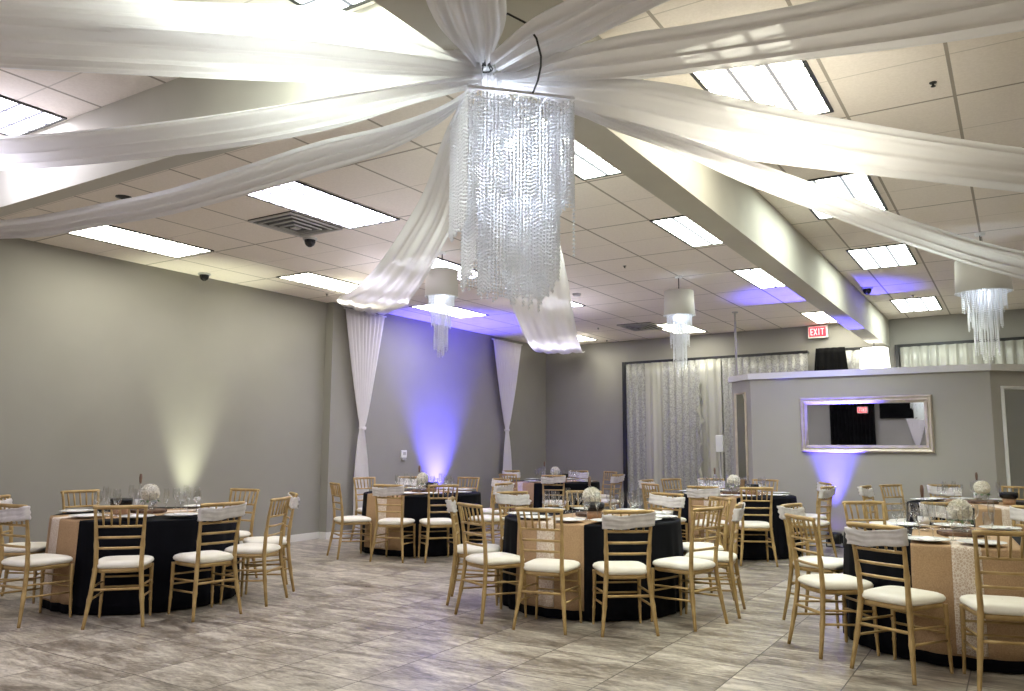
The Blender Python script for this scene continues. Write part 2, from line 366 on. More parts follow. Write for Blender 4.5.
# ------------------------------------------------------------------ ceiling troffers
def troffer(x0, x1, y0, y1, mat, label, group=None):
    r = empty('ceiling_light', ((x0 + x1) / 2, (y0 + y1) / 2, CEIL)); a, c = (x1 - x0) / 2, (y1 - y0) / 2
    tag(r, label, 'ceiling light', group)
    m = MB(); f = .022
    m.box((-a, -c, -.012), (-a + f, c, 0)); m.box((a - f, -c, -.012), (a, c, 0)); m.box((-a + f, -c, -.012), (a - f, -c + f, 0)); m.box((-a + f, c - f, -.012), (a - f, c, 0))
    m.build('frame', 'dark_metal', r)
    m = MB(); m.add([(-a + f, -c + f, -.006), (-a + f, c - f, -.006), (a - f, c - f, -.006), (a - f, -c + f, -.006)], [(0, 1, 2, 3)])
    m.add([(-a + f, -c + f, -.002), (-a + f, c - f, -.002), (a - f, c - f, -.002), (a - f, -c + f, -.002)], [(3, 2, 1, 0)])
    o = m.build('diffuser', mat, r); uv = o.data.uv_layers.new(name='UVMap')
    for lp in o.data.loops:
        q = o.data.vertices[lp.vertex_index].co; uv.data[lp.index].uv = ((q.x + a) / (2 * a), (q.y + c) / (2 * c))
    return r
G = 'ceiling lights'
for a in [
    (-6.03, -5.36, 1.5, 2.82, 'panel_cool', 'lavender-white louvred ceiling light at the far upper left, cut by the frame edge'),
    (-5.68, -5.01, 4.53, 5.9, 'panel_cool', 'large bright louvred ceiling light beside the square air vent'),
    (-8.36, -7.68, 4.46, 5.8, 'panel_warm', 'long narrow-looking ceiling light near the left wall, half under the white swag'),
    (-8.2, -7.6, 7.17, 8.5, 'panel_warm', 'cream glowing ceiling light close to the left wall, ahead of the first curtain'),
    (-6.36, -5.68, 7.2, 8.55, 'panel_cool', 'ceiling light behind the drum pendant left of the crystal chandelier'),
    (-8.12, -7.5, 9.83, 11.2, 'panel_cool', 'bright ceiling light over the purple-washed part of the left wall'),
    (-6.32, -5.66, 9.9, 11.2, 'panel_cool', 'ceiling light mostly hidden by the swag that hangs below the crystal chandelier'),
    (-7.9, -7.3, 14.1, 15.0, 'panel_warm', 'small glowing ceiling light at the far left corner of the room'),
    (-5.6, -4.95, 13.6, 14.95, 'panel_warm', 'ceiling light behind the middle drum pendant near the silver curtain'),
    (-2.94, -2.26, 4.4, 5.78, 'panel_green', 'ceiling light just right of the crystal chandelier, cut by the beam'),
    (-2.94, -2.26, 7.2, 8.43, 'panel_green', 'greenish ceiling light left of the beam, nearest of the three past the chandelier'),
    (-2.94, -2.26, 9.85, 11.18, 'panel_green', 'ceiling light left of the beam, second of the three past the chandelier'),
    (-2.94, -2.26, 13.6, 14.9, 'panel_warm', 'small ceiling light left of the beam, right above the exit sign'),
    (-1.52, -.90, 4.05, 5.4, 'panel_warm', 'largest white ceiling light at the upper right between two swags'),
    (-1.52, -.90, 6.75, 8.0, 'panel_green', 'ceiling light right of the beam, half covered by the lower swag'),
    (-1.52, -.90, 9.45, 10.6, 'panel_green', 'square-looking greenish ceiling light right of the beam'),
    (-1.52, -.90, 13.05, 14.35, 'panel_green', 'far ceiling light right of the beam near the back wall'),
    (-2.94, -2.26, 1.45, 2.8, 'panel_green', 'ceiling light behind the swags at the top edge, left of the chandelier hub'),
]: troffer(*a, G)
for x in (-8.3, -5.7, -2.9):
    for y in (-4.6, -1.6): troffer(x, x + .67, y, y + 1.33, 'panel_cool', 'unseen ceiling light added behind the viewer to help light the room', 'added ceiling lights behind the viewer')  # unseen troffers, rows repeated to the rear as added illumination
for x, y in ((-1.52, -1.6), (1.6, -3.), (1.6, 1.2), (1.6, 5.4), (1.6, 9.6), (1.6, 13.0)): troffer(x, x + .63, y, y + 1.26, 'panel_warm', 'unseen ceiling light added out to the right to help light the room', 'added ceiling lights to the right')  # more unseen troffers, added out of view for their light

# ------------------------------------------------------------------ ceiling fittings
def vent(x0, x1, y0, y1, label):
    r = empty('air_vent', ((x0 + x1) / 2, (y0 + y1) / 2, CEIL)); tag(r, label, 'air vent'); a, c = (x1 - x0) / 2, (y1 - y0) / 2
    MB().box((-a, -c, -.01), (a, c, 0)).build('backing', 'black_plastic', r)
    m = MB()
    def ring(s, z, wd):
        A, C = a * s, c * s
        m.box((-A, -C, z - .012), (A, -C + wd, z)); m.box((-A, C - wd, z - .012), (A, C, z)); m.box((-A, -C + wd, z - .012), (-A + wd, C - wd, z)); m.box((A - wd, -C + wd, z - .012), (A, C - wd, z))
    ring(1, -.01, .03); ring(.78, -.02, .013); ring(.56, -.03, .013); ring(.34, -.04, .013); m.box((-a * .12, -c * .12, -.05), (a * .12, c * .12, -.04))
    m.build('louvre', 'grey_plastic', r)
vent(-6.33, -5.73, 5.15, 5.85, 'square louvred ceiling air vent beside the large ceiling light at left')
vent(-6.1, -5.45, 13.3, 14.1, 'dark ceiling air vent far back beside the middle drum pendant')
def dome(x, y, label, s=1.0):
    r = empty('security_camera', (x, y, CEIL)); tag(r, label, 'security camera')
    MB().lathe([(0, -.02 * s), (.075 * s, -.02 * s), (.08 * s, 0)], 20).build('base', 'grey_plastic', r, True)
    MB().lathe([(.06 * s, -.02 * s), (.058 * s, -.045 * s), (.045 * s, -.075 * s), (.022 * s, -.093 * s), (0, -.098 * s)], 20).build('dome', 'black_gloss', r, True)
dome(-6.33, 5.98, 'dark dome security camera on the ceiling just past the square air vent')
dome(-8.86, 6.56, 'dome security camera on the ceiling edge at the left wall')
dome(-1.66, 11.9, 'dome security camera on the ceiling right of the beam')
def sprinkler(x, y, label):
    m = MB().lathe([(.022, 0), (.020, -.006), (.006, -.008), (.006, -.020), (.014, -.023), (.014, -.026), (0, -.027)], 12)
    tag(m.build('sprinkler', 'dark_metal', smooth=True, loc=(x, y, CEIL)), label, 'sprinkler')
sprinkler(-3.98, 8.93, 'small dark sprinkler head on the ceiling between chandelier and middle drum pendant')
sprinkler(-6.57, 13.5, 'tiny dark sprinkler head far back on the ceiling left of the dark vent')
sprinkler(-7.2, 15.2, 'tiny sprinkler head at the edge of the far wall near the corner light')
sprinkler(-1.18, 12.85, 'sprinkler head between the two lights right of the beam')
sprinkler(-8.5, 8.4, 'sprinkler head by the left wall above the first curtain')
sprinkler(-.31, 5.28, 'sprinkler head in the tile at the upper right corner')
r = empty('smoke_detector', (-5.33, 10.25, CEIL)); tag(r, 'round grey smoke detector on the ceiling right of the hanging swag', 'smoke detector')
MB().lathe([(0, -.035), (.045, -.035), (.06, -.02), (.065, 0)], 20).build('housing', 'grey_plastic', r, True)
m = MB().lathe([(.07, 0), (.07, -.006), (.045, -.012), (.0, -.03)], 16)
tag(m.build('ceiling_speaker', 'black_plastic', smooth=True, loc=(-6.69, 4.07, CEIL)), 'small black round fitting on the ceiling above the left swag', 'speaker')  # round black ceiling speaker, gives no light

# ------------------------------------------------------------------ exit sign
def exit_sign(x, y, z, label, rz=0, hang=True):
    r = empty('exit_sign', (x, y, z), rz); tag(r, label, 'exit sign')
    MB().box((-.17, -.03, -.11), (.17, .03, .11)).build('housing', 'plastic', r, bevel=.008)
    MB().box((-.145, -.036, -.088), (.145, -.03, .088)).build('face', 'exit_red', r)
    m = MB(); t = .014
    def bar(x0, z0, x1, z1): m.box((min(x0, x1), -.04, min(z0, z1)), (max(x0, x1), -.036, max(z0, z1)))
    hz = .06
    e = -.12; bar(e, -hz, e + t, hz); [bar(e, zz, e + .045, zz + t) for zz in (-hz, -t / 2, hz - t)]
    def diag(xa, za, xb, zb):
        d = Vector((xb - xa, zb - za)).normalized(); n = Vector((-d.y, d.x)) * t / 2
        q = [(xa + n.x, za + n.y), (xa - n.x, za - n.y), (xb - n.x, zb - n.y), (xb + n.x, zb + n.y)]
        m.add([(a, -.04, c) for a, c in q] + [(a, -.036, c) for a, c in q], [(0, 1, 2, 3), (7, 6, 5, 4), (0, 4, 5, 1), (1, 5, 6, 2), (2, 6, 7, 3), (3, 7, 4, 0)])
    diag(-.06, -hz, -.01, hz); diag(-.06, hz, -.01, -hz)
    bar(.018, -hz, .018 + t, hz)
    bar(.055, hz - t, .115, hz); bar(.078, -hz, .078 + t, hz - t)
    m.build('lettering', 'exit_letter', r)
    return r
r = exit_sign(-2.96, yb(-2.96) - .08, 3.475, 'glowing red EXIT sign on the back wall beside the beam')
MB().box((-.05, .03, -.05), (.05, .08, .05)).build('bracket', 'plastic', r)

# ------------------------------------------------------------------ curtains
def pleated(name, mat, x0, x1, z0, z1, yf, amp=.05, per=.16, seed=0, parent=None, seg=None):
    rr = random.Random(seed); m = MB(); nx = int((x1 - x0) / .02); rows = []
    ph = [rr.random() * 6.28 for _ in range(4)]
    for k in range(13):
        t = k / 12; z = z0 + (z1 - z0) * t; row = []
        for i in range(nx + 1):
            x = x0 + (x1 - x0) * i / nx
            s = math.sin(x / per * 6.283 + ph[0] + .8 * math.sin(x * 2.3 + ph[1])) + .45 * math.sin(x / per * 2.1 * 6.283 + ph[2] + t)
            row.append((x, yf(x) - amp - amp * s * (1.0 - .5 * t) , z))
        rows.append(row)
    m.grid(rows); return m.build(name, mat, parent, True, solid=.003)
def curtain_wall(x0, x1, label, seed, z0=.03, z1=3.10):
    r = empty('silver_curtain', ((x0 + x1) / 2, yb((x0 + x1) / 2), 0)); tag(r, label, 'curtain')
    ox, oy = r.location.x, r.location.y
    yf = lambda x: yb(x + ox) - oy - .08
    a, c = x0 - ox, x1 - ox; m = MB()
    m.add([(a, yf(a) - .03, z1), (c, yf(c) - .03, z1), (c, yf(c) + .078, z1), (a, yf(a) + .078, z1), (a, yf(a) - .03, z1 + .05), (c, yf(c) - .03, z1 + .05), (c, yf(c) + .078, z1 + .05), (a, yf(a) + .078, z1 + .05)],
          [(0, 3, 2, 1), (4, 5, 6, 7), (0, 1, 5, 4), (1, 2, 6, 5), (2, 3, 7, 6), (3, 0, 4, 7)])
    m.build('track', 'black_plastic', r)
    return r, yf, ox
r, yf, ox = curtain_wall(-6.88, -3.15, 'long silver sequin curtain on the back wall, left of the partition', 3)
MB().box((-6.93 - ox, yf(-6.93 - ox) - .03, 0), (-6.85 - ox, yf(-6.93 - ox) + .078, 3.15)).build('post', 'black_plastic', r)
xs = [(-6.85, -6.38, 'sequin'), (-6.40, -6.00, 'satin'), (-6.02, -5.20, 'sequin'), (-5.22, -4.78, 'satin'), (-4.82, -3.88, 'sequin'), (-3.92, -3.15, 'sequin')]
for i, (a, c, mt) in enumerate(xs):
    p = pleated('curtain_panel', mt, a - ox, c - ox, .03, 3.10, yf, 0.026 if mt == 'sequin' else .04, .15 if mt == 'sequin' else .24, i, r)
    if mt == 'satin': p['label'] = 'smooth satin panel with wide soft folds'
# twisted ruffle between the panels
m = MB(); rows = []
for k in range(70):
    z = .4 + k / 69 * 2.35; wv = .05 + .03 * math.sin(k * .9); rows.append([(-5.2 - ox + wv * math.sin(k * .55 + j * .7) * (j / 4), yf(-5.2 - ox) - .11 - .03 * math.cos(k * .7 + j), z) for j in range(5)])
m.grid(rows); tag(m.build('ruffle', 'satin', r, True, solid=.004), 'crinkled ruffled edge of the satin panel')
r, yf, ox = curtain_wall(-2.99, -1.86, 'short silver sequin curtain between the black cloth and the beam', 5)
pleated('curtain_panel', 'sequin', -2.97 - ox, -1.88 - ox, .03, 3.1, yf, .035, .17, 11, r)
r, yf, ox = curtain_wall(-1.66, 1.6, 'silver curtain on the back wall to the right of the beam, above the partition', 7)
MB().box((-1.70 - ox, yf(-1.68 - ox) - .03, 0), (-1.64 - ox, yf(-1.68 - ox) + .078, 3.15)).build('post', 'black_plastic', r)
pleated('curtain_panel', 'satin', -1.62 - ox, 1.58 - ox, .03, 3.10, yf, .045, .15, 13, r)
# black flared cloth hanging over the curtain
y0 = yb(-2.7) - .30
m = MB(); rows = []
for k in range(7):
    t = k / 6; z = 2.55 + .6 * t; hw = .30 - .06 * t; rows.append([(-2.72 + hw * (j / 20 * 2 - 1), y0 + .015 * math.sin(j * 1.4), z) for j in range(21)])
m.grid(rows); o = m.build('black_cloth_panel', 'velvet', None, True, solid=.012); tag(o, 'black flared cloth hanging in front of the silver curtain', 'cloth')

# voile panels pinched at the middle on the left wall
def voile(yc, wtop, ztop, zp, label, seed, at=None):
    r = empty('voile_curtain', at or (XL + .06, yc, 0), PI / 2 if at else 0); tag(r, label, 'curtain')
    m = MB(); rows = []; n = 70; rr = random.Random(seed); ph = rr.random() * 6
    for k in range(37):
        z = ztop * k / 36 if k else .01
        if z > zp: u = (z - zp) / (ztop - zp); hw = .045 + (wtop / 2 - .045) * (u ** .85); 
        else: u = (zp - z) / zp; hw = .045 + .13 * (1 - (1 - min(1, u * 1.6)) ** 2)
        row = []
        for j in range(n + 1):
            s = j / n * 2 - 1
            row.append((.05 + .028 * math.sin(s * 30 + ph + .4 * math.sin(s * 9)) * min(1, .3 + hw * 2), s * hw + (.02 * math.sin(z * 2 + ph) if z < zp else 0), z))
        rows.append(row)
    m.grid(rows); m.build('panel', 'sheer_thin', r, True, solid=.002)
    MB().lathe([(.035, -.03), (.055, -.02), (.058, 0), (.055, .02), (.035, .03)], 16, (.05, 0, zp)).build('tie', 'sheer_thin', r, True)
    MB().tube([(.05, -wtop / 2 - .02, ztop), (.05, wtop / 2 + .02, ztop)], .012, 8).build('rod', 'plastic', r, True)
    return r
voile(9.56, .95, 3.52, 1.67, 'sheer white curtain pinched at its middle, on the left wall by the wall jog', 1)
voile(13.82, 1.12, 3.52, 1.72, 'sheer white curtain pinched at its middle, nearer the far corner of the left wall', 2)

voile(0, .62, 2.40, 1.46, 'white pinched curtain on the rear wall, seen at right in the mirror', 3, (-2.95, YF + .03, 0))

# ------------------------------------------------------------------ ceiling swags
DR = {
    'A': [(-1.9, 2.75, -1.95, 2.83, 3.08), (-2.05, 2.58, -2.19, 2.73, 3.15), (-2.33, 2.33, -2.56, 2.56, 3.23), (-2.84, 2.01, -3.08, 2.19, 3.26), (-3.55, 1.55, -3.8, 1.67, 3.3), (-4.09, 1.21, -4.33, 1.29, 3.32), (-8.92, -2.12, -9.04, -1.88, 3.5)],
    'B': [(-1.9, 2.76, -1.94, 2.83, 3.05), (-2.19, 2.55, -2.33, 2.72, 3.09), (-2.55, 2.31, -2.82, 2.56, 3.14), (-3.16, 2.0, -3.54, 2.25, 3.22), (-3.82, 1.68, -4.28, 1.9, 3.3), (-4.49, 1.34, -5.08, 1.53, 3.39), (-8.87, -0.87, -9.04, -0.33, 3.56)],
    'C': [(-1.89, 2.76, -1.98, 2.84, 3.02), (-2.27, 2.65, -2.44, 2.85, 3.03), (-2.51, 2.58, -2.78, 2.87, 3.03), (-3.08, 2.49, -3.48, 2.83, 3.05), (-3.77, 2.41, -4.27, 2.74, 3.1), (-4.58, 2.32, -5.17, 2.63, 3.18), (-5.04, 2.27, -5.68, 2.57, 3.24), (-6.34, 2.12, -7.15, 2.41, 3.43), (-8.95, 1.6, -9.04, 2.4, 3.58)],
    'E': [(-1.93, 2.78, -2.03, 2.84, 2.99), (-2.13, 2.77, -2.22, 2.89, 2.93), (-2.41, 2.75, -2.61, 2.98, 2.9), (-2.88, 2.76, -3.2, 3.08, 2.92), (-3.57, 2.83, -3.95, 3.15, 2.93), (-4.43, 2.93, -4.86, 3.22, 2.96), (-5.23, 3.02, -5.7, 3.29, 3.03), (-6.02, 3.1, -6.55, 3.38, 3.1), (-7.02, 3.22, -7.51, 3.45, 3.22), (-8.49, 3.37, -8.8, 3.58, 3.43), (-9.03, 3.23, -9.0, 3.77, 3.5)],
    'F': [(-1.93, 2.82, -1.89, 2.88, 3.10), (-2.17, 3.02, -2.2, 3.11, 3.09), (-2.36, 3.13, -2.54, 3.53, 3.0), (-2.7, 3.4, -2.91, 3.96, 2.84), (-3.3, 3.94, -3.55, 4.64, 2.83), (-4.45, 4.97, -4.6, 5.75, 2.9), (-5.95, 6.29, -5.9, 7.15, 3.08), (-7.65, 7.75, -7.22, 8.63, 3.35), (-8.82, 9.09, -8.82, 10.02, 3.56)],
    'I': [(-1.82, 2.7, -1.84, 2.86, 3.05), (-1.55, 2.59, -1.7, 2.89, 3.08), (-1.33, 2.53, -1.44, 2.84, 3.08), (-1.15, 2.48, -1.01, 2.74, 3.09), (-0.98, 2.43, -0.7, 2.67, 3.07), (4.83, 0.91, 4.97, 1.49, 3.5)],
    'J': [(-1.86, 2.80, -1.86, 2.87, 3.03), (-1.74, 2.83, -1.76, 2.9, 3.02), (-1.56, 2.82, -1.66, 3.03, 3.05), (-1.28, 2.86, -1.44, 3.21, 3.07), (-0.98, 2.97, -1.11, 3.35, 3.09), (-0.54, 3.12, -0.72, 3.55, 3.13), (-0.18, 3.24, -0.22, 3.79, 3.18), (0.13, 3.33, 0.13, 3.97, 3.23), (0.51, 3.47, 0.59, 4.18, 3.29), (4.98, 5.23, 4.75, 5.97, 3.56)],
    'K': [(-1.86, 2.84, -1.9, 2.9, 3.04), (-1.75, 2.93, -1.82, 3.04, 3.03), (-1.58, 3.03, -1.74, 3.34, 3.03), (-1.38, 3.18, -1.61, 3.71, 3.05), (-1.23, 3.33, -1.48, 4.0, 3.05), (-1.02, 3.63, -1.24, 4.38, 3.05), (-0.72, 4.1, -0.87, 4.89, 3.07), (-0.31, 4.74, -0.38, 5.56, 3.11), (0.13, 5.4, 0.13, 6.29, 3.16), (0.83, 6.43, 0.94, 7.49, 3.26), (3.32, 9.83, 2.48, 10.37, 3.57)],
    'L': [(-1.89, 2.88, -1.93, 2.93, 3.06), (-1.73, 3.17, -1.78, 3.25, 3.05), (-1.62, 3.38, -1.7, 3.53, 3.03), (-1.42, 3.83, -1.51, 4.08, 3.02), (-1.2, 4.29, -1.32, 4.73, 3.0), (-0.87, 5.08, -0.98, 5.71, 2.98), (-0.5, 6.01, -0.58, 6.8, 2.96), (0.13, 7.55, 0.13, 8.77, 3.0), (2.72, 13.51, 1.68, 13.89, 3.5)],
}
# swag towards the far left corner: hangs in a catenary from the hub
g = []
for t in (0, .06, .14, .25, .38, .5, .62, .75, .88, 1):
    x = -1.93 + (-8.25 + 1.93) * t; y = 2.88 + (15.2 - 2.88) * t; z = 3.08 + .36 * t - 4 * .40 * t * (1 - t)
    wd = .08 + .46 * min(1, t / .2) ** .6 + .42 * max(0, t - .2) / .8; nx, ny = .89, .456
    g.append((x - nx * wd / 2, y - ny * wd / 2, x + nx * wd / 2, y + ny * wd / 2, z))
DR['G'] = g
g = []
for t in (0, .05, .12, .3, .5, .75, 1):   # swag passing overhead towards the rear of the room
    x = -1.9 + 3.3 * t; y = 2.76 - 6.2 * t; z = 3.08 + .4 * t - 4 * .22 * t * (1 - t); wd = .08 + .17 * min(1, t / .05) ** .8 + .4 * t
    g.append((x - .883 * wd / 2, y - .47 * wd / 2, x + .883 * wd / 2, y + .47 * wd / 2, z))
DR['H'] = g
LAB = {'A': 'uppermost white swag running off the top left of the picture', 'B': 'broad white swag at the upper left, second from the top edge', 'C': 'wide white swag running left from the hub above the darker beam, third from the top',
       'E': 'lowest of the white swags on the left, ending at the left wall', 'F': 'white swag falling from the hub to the first pinched curtain on the left wall',
       'G': 'white swag hanging behind and below the crystal chandelier towards the far corner', 'H': 'gathered white swag rising straight up from the hub and out of the top edge',
       'I': 'white swag from the hub to the upper right, crossing in front of the black cable', 'J': 'wide white swag from the hub to the top right corner, above the largest ceiling light',
       'K': 'wide white swag from the hub to the right edge, below the largest ceiling light', 'L': 'lowest long white swag on the right, passing over the right drum pendant'}
def crom(P, t):
    n = len(P) - 1; i = min(int(t), n - 1); u = t - i
    p0 = P[max(i - 1, 0)]; p1 = P[i]; p2 = P[i + 1]; p3 = P[min(i + 2, n)]
    def seg(a, b_): return max(1e-4, math.dist(a[:2], b_[:2]) ** .5)
    out = []
    d1, d2, d3 = seg(p0, p1), seg(p1, p2), seg(p2, p3)
    for a, b_, c, d in zip(p0, p1, p2, p3):
        m1 = ((b_ - a) / d1 - (c - a) / (d1 + d2) + (c - b_) / d2) * d2 if p0 != p1 else (c - b_)
        m2 = ((c - b_) / d2 - (d - b_) / (d2 + d3) + (d - c) / d3) * d2 if p2 != p3 else (c - b_)
        out.append((2 * u ** 3 - 3 * u * u + 1) * b_ + (u ** 3 - 2 * u * u + u) * m1 + (-2 * u ** 3 + 3 * u * u) * c + (u ** 3 - u * u) * m2)
    return out
for si, (k, P) in enumerate(DR.items()):
    m = MB(); rows = []; rr = random.Random(si + 3); ph = [rr.random() * 6.28 for _ in range(4)]; ns = (len(P) - 1) * 8; nc = 36
    for i in range(ns + 1):
        x0, y0, x1, y1, z = crom(P, (len(P) - 1) * i / ns)
        wd = math.hypot(x1 - x0, y1 - y0); row = []; dist = math.hypot((x0 + x1) / 2 + 1.91, (y0 + y1) / 2 - 2.8)
        for j in range(nc + 1):
            s = j / nc
            amp = (.012 + .012 * min(1, wd)) * (.5 if k in 'GF' else 1)
            f = amp * (math.sin(s * 19 + ph[0] + .25 * dist) + .6 * math.sin(s * 41 + ph[1] - .15 * dist) ) - .10 * wd * (1 - (2 * s - 1) ** 2) * .35
            # edges fold slightly under
            row.append((x0 + (x1 - x0) * s, y0 + (y1 - y0) * s, z + f))
        rows.append(row)
    m.grid(rows); o = m.build('ceiling_swag', 'sheer', None, True, solid=.0015); tag(o, LAB[k], 'fabric swag', 'fabric swags radiating from the hub')
# hub ring the swags are knotted to
r = empty('swag_hub', (-1.91, 2.80, SOFF)); tag(r, 'dark wire hub on the beam where all the white swags meet', 'hub')
m = MB()
for a in range(5):
    t = a * 1.256; m.tube([(.0, 0, 0), (.02 * math.cos(t), .02 * math.sin(t), -.025), (.035 * math.cos(t), .035 * math.sin(t), -.05)], .003, 6)
m.tube([(.035 * math.cos(t / 12 * 6.2832), .035 * math.sin(t / 12 * 6.2832), -.05) for t in range(13)], .004, 6); m.build('ring', 'dark_metal', r)
MB().lathe([(0, -.02), (.03, -.02), (.035, 0)], 12).build('hook_plate', 'dark_metal', r)

# ------------------------------------------------------------------ crystal chandelier
CA = math.radians(46)      # square frame turned about 45 degrees to the room
r = empty('crystal_chandelier', (-1.895, 2.985, 2.93), CA); tag(r, 'large square crystal bead chandelier hanging at the centre of the swags', 'chandelier')
m = MB(); a, c = .235, .22
for y in (-c, c): m.box((-a - .006, y - .006, -.006), (a + .006, y + .006, .006))
for x in (-a, a): m.box((x - .006, -c + .006, -.006), (x + .006, c - .006, .006))
for k in (-.5, 0, .5):
    m.box((-a + .008, k * c - .004, 0), (a - .008, k * c + .004, .008)); m.box((k * a - .004, -c + .008, .0005), (k * a + .004, c - .008, .0075))
m.build('frame', 'chrome', r)
def perim(a, c, n):
    P = []; L = 4 * (a + c)
    for i in range(n):
        s = L * i / n
        if s < 2 * a: P.append((-a + s, -c, 0))
        elif s < 2 * a + 2 * c: P.append((a, -c + s - 2 * a, 1))
        elif s < 4 * a + 2 * c: P.append((a - (s - 2 * a - 2 * c), c, 2))
        else: P.append((-a, c - (s - 4 * a - 2 * c), 3))
    return P
def strand(m, x, y, z0, z1, r_=.0078, st=.0165):
    z = z0 - rnd.uniform(0, .016); st *= rnd.uniform(.93, 1.07)
    while z > z1: m.octa((x, y, z), r_, r_ * 1.15); z -= st
rr = random.Random(4)
m = MB()
for x, y, sd in perim(a, c, 112): strand(m, x, y, -.02, -.47 + rr.uniform(-.02, .02) - (.10 if sd == 3 else 0))
strand(m, a, -c, -.02, -.72)
stuffpart(m.build('outer_bead_strands', 'crystal', r))
m = MB()
for x, y, sd in perim(.185, .175, 100): strand(m, x, y, -.02, -.80 + .07 * (x + y) / .36 * -1 + rr.uniform(-.03, .03))
for x, y, sd in perim(.12, .115, 56): strand(m, x, y, -.02, -.83 + rr.uniform(-.03, .03))
stuffpart(m.build('inner_bead_strands', 'crystal', r))
MB().lathe([(0, .035), (.02, .028), (.03, 0), (.02, -.028), (0, -.035)], 14).build('bulb', 'bulb_big', r, True, loc=(0, 0, -.16))
MB().tube([(0, 0, -.125), (0, 0, .0)], .01, 8).build('lamp_holder', 'chrome', r)
m = MB()
for sx in (-1, 1):
    for sy in (-1, 1): m.tube([(sx * a, sy * c, .01), (sx * .03, sy * .03, .095), (0, 0, .10)], .0025, 5)
m.build('hanging_wire', 'chrome', r)
def loc_(p): dx, dy = p[0] + 1.895, p[1] - 2.985; return (dx * math.cos(CA) + dy * math.sin(CA), -dx * math.sin(CA) + dy * math.cos(CA), p[2] - 2.93)
m = MB().tube([loc_(p) for p in ((-1.70, 2.865, 2.932), (-1.647, 2.819, 2.96), (-1.598, 2.759, 2.985), (-1.569, 2.709, 3.0), (-1.55, 2.64, 3.04), (-1.60, 2.64, 3.12), (-1.70, 2.66, 3.2), (-1.789, 2.68, 3.22))], .0045, 8)
m.build('power_cable', 'cable', r, True)
pl = bpy.data.lights.new('chandelier_glow', 'POINT'); pl.energy = 3; pl.color = (.8, .88, 1); pl.shadow_soft_size = .05
po = bpy.data.objects.new('chandelier_glow', pl); COL.objects.link(po); po.parent = r; po.location = (0, 0, -.25)

# ------------------------------------------------------------------ drum pendants with bead strands
def drum(x, y, cable, R, hgt, slen, label, seed, cone=1.0, en=.9):
    r = empty('drum_pendant', (x, y, CEIL)); tag(r, label, 'pendant light', 'drum pendants with bead strands'); rr = random.Random(seed)
    MB().lathe([(0, -.025), (.045, -.025), (.05, 0)], 16).build('canopy', 'plastic', r, True)
    MB().tube([(0, 0, -.02), (0, 0, -cable - hgt * .5)], .006, 6).build('cable', 'cable', r)
    z1 = -cable; z0 = -cable - hgt
    MB().lathe([(R * cone, z1), (R, z0)], 40).build('lamp_shade', 'shade', r, True, solid=.004)
    m = MB().lathe([(R - .004, z0 + .003), (R + .008, z0), (R - .004, z0 - .006), (R - .012, z0)], 40); m.build('shade_ring', 'plastic', r, True)
    m = MB()
    for q in range(3): t = q * 2.094; m.tube([(0, 0, z0 + .02), ((R - .006) * math.cos(t), (R - .006) * math.sin(t), z0 + .02)], .003, 5)
    m.build('spider', 'plastic', r)
    MB().lathe([(0, .03), (.02, .022), (.028, 0), (.02, -.025), (0, -.032)], 12).build('bulb', 'bulb', r, True, loc=(0, 0, z0 + .06))
    m = MB()
    for n, rad, L0, jit in ((46, R * .78, .22, .05), (36, R * .60, .45, .08), (26, R * .42, .78, .10), (12, R * .2, .92, .08)):
        for i in range(n):
            t = 6.2832 * i / n + rad * 7; strand(m, rad * math.cos(t), rad * math.sin(t), z0 + .02, z0 - slen * (L0 + rr.uniform(-jit, jit)), .0075, .019)
    stuffpart(m.build('bead_strands', 'crystal', r))
    l_ = bpy.data.lights.new('pendant_glow', 'POINT'); l_.energy = en; l_.color = (.75, .86, 1); l_.shadow_soft_size = .04
    lo = bpy.data.objects.new('pendant_glow', l_); COL.objects.link(lo); lo.parent = r; lo.location = (0, 0, z0 - .03)
    return r
drum(-5.484, 7.212, .22, .185, .30, .72, 'left drum pendant with pale shade, hanging in front of the purple wall', 1)
drum(-3.63, 9.849, .20, .20, .32, .80, 'middle drum pendant with pale shade, in front of the silver curtain', 2, .92)
drum(-.215, 9.409, .28, .255, .34, .75, 'right drum pendant near the right edge, partly behind the lowest swag', 3, .95)
# glowing plain drum lamp behind the partition
r = empty('drum_pendant', (-1.905, 14.1, SOFF)); tag(r, 'plain glowing white drum lamp hanging under the end of the beam', 'pendant light')
MB().tube([(0, 0, 0), (0, 0, -.13)], .006, 6).build('cable', 'cable', r)
MB().lathe([(.02, -.11), (.205, -.11), (.225, -.45), (.02, -.45), (.02, -.11)], 36).build('lamp_shade', 'lamp_shade_lit', r, False)
MB().lathe([(.045, 0), (.045, -.015), (0, -.02)], 16).build('canopy', 'plastic', r)

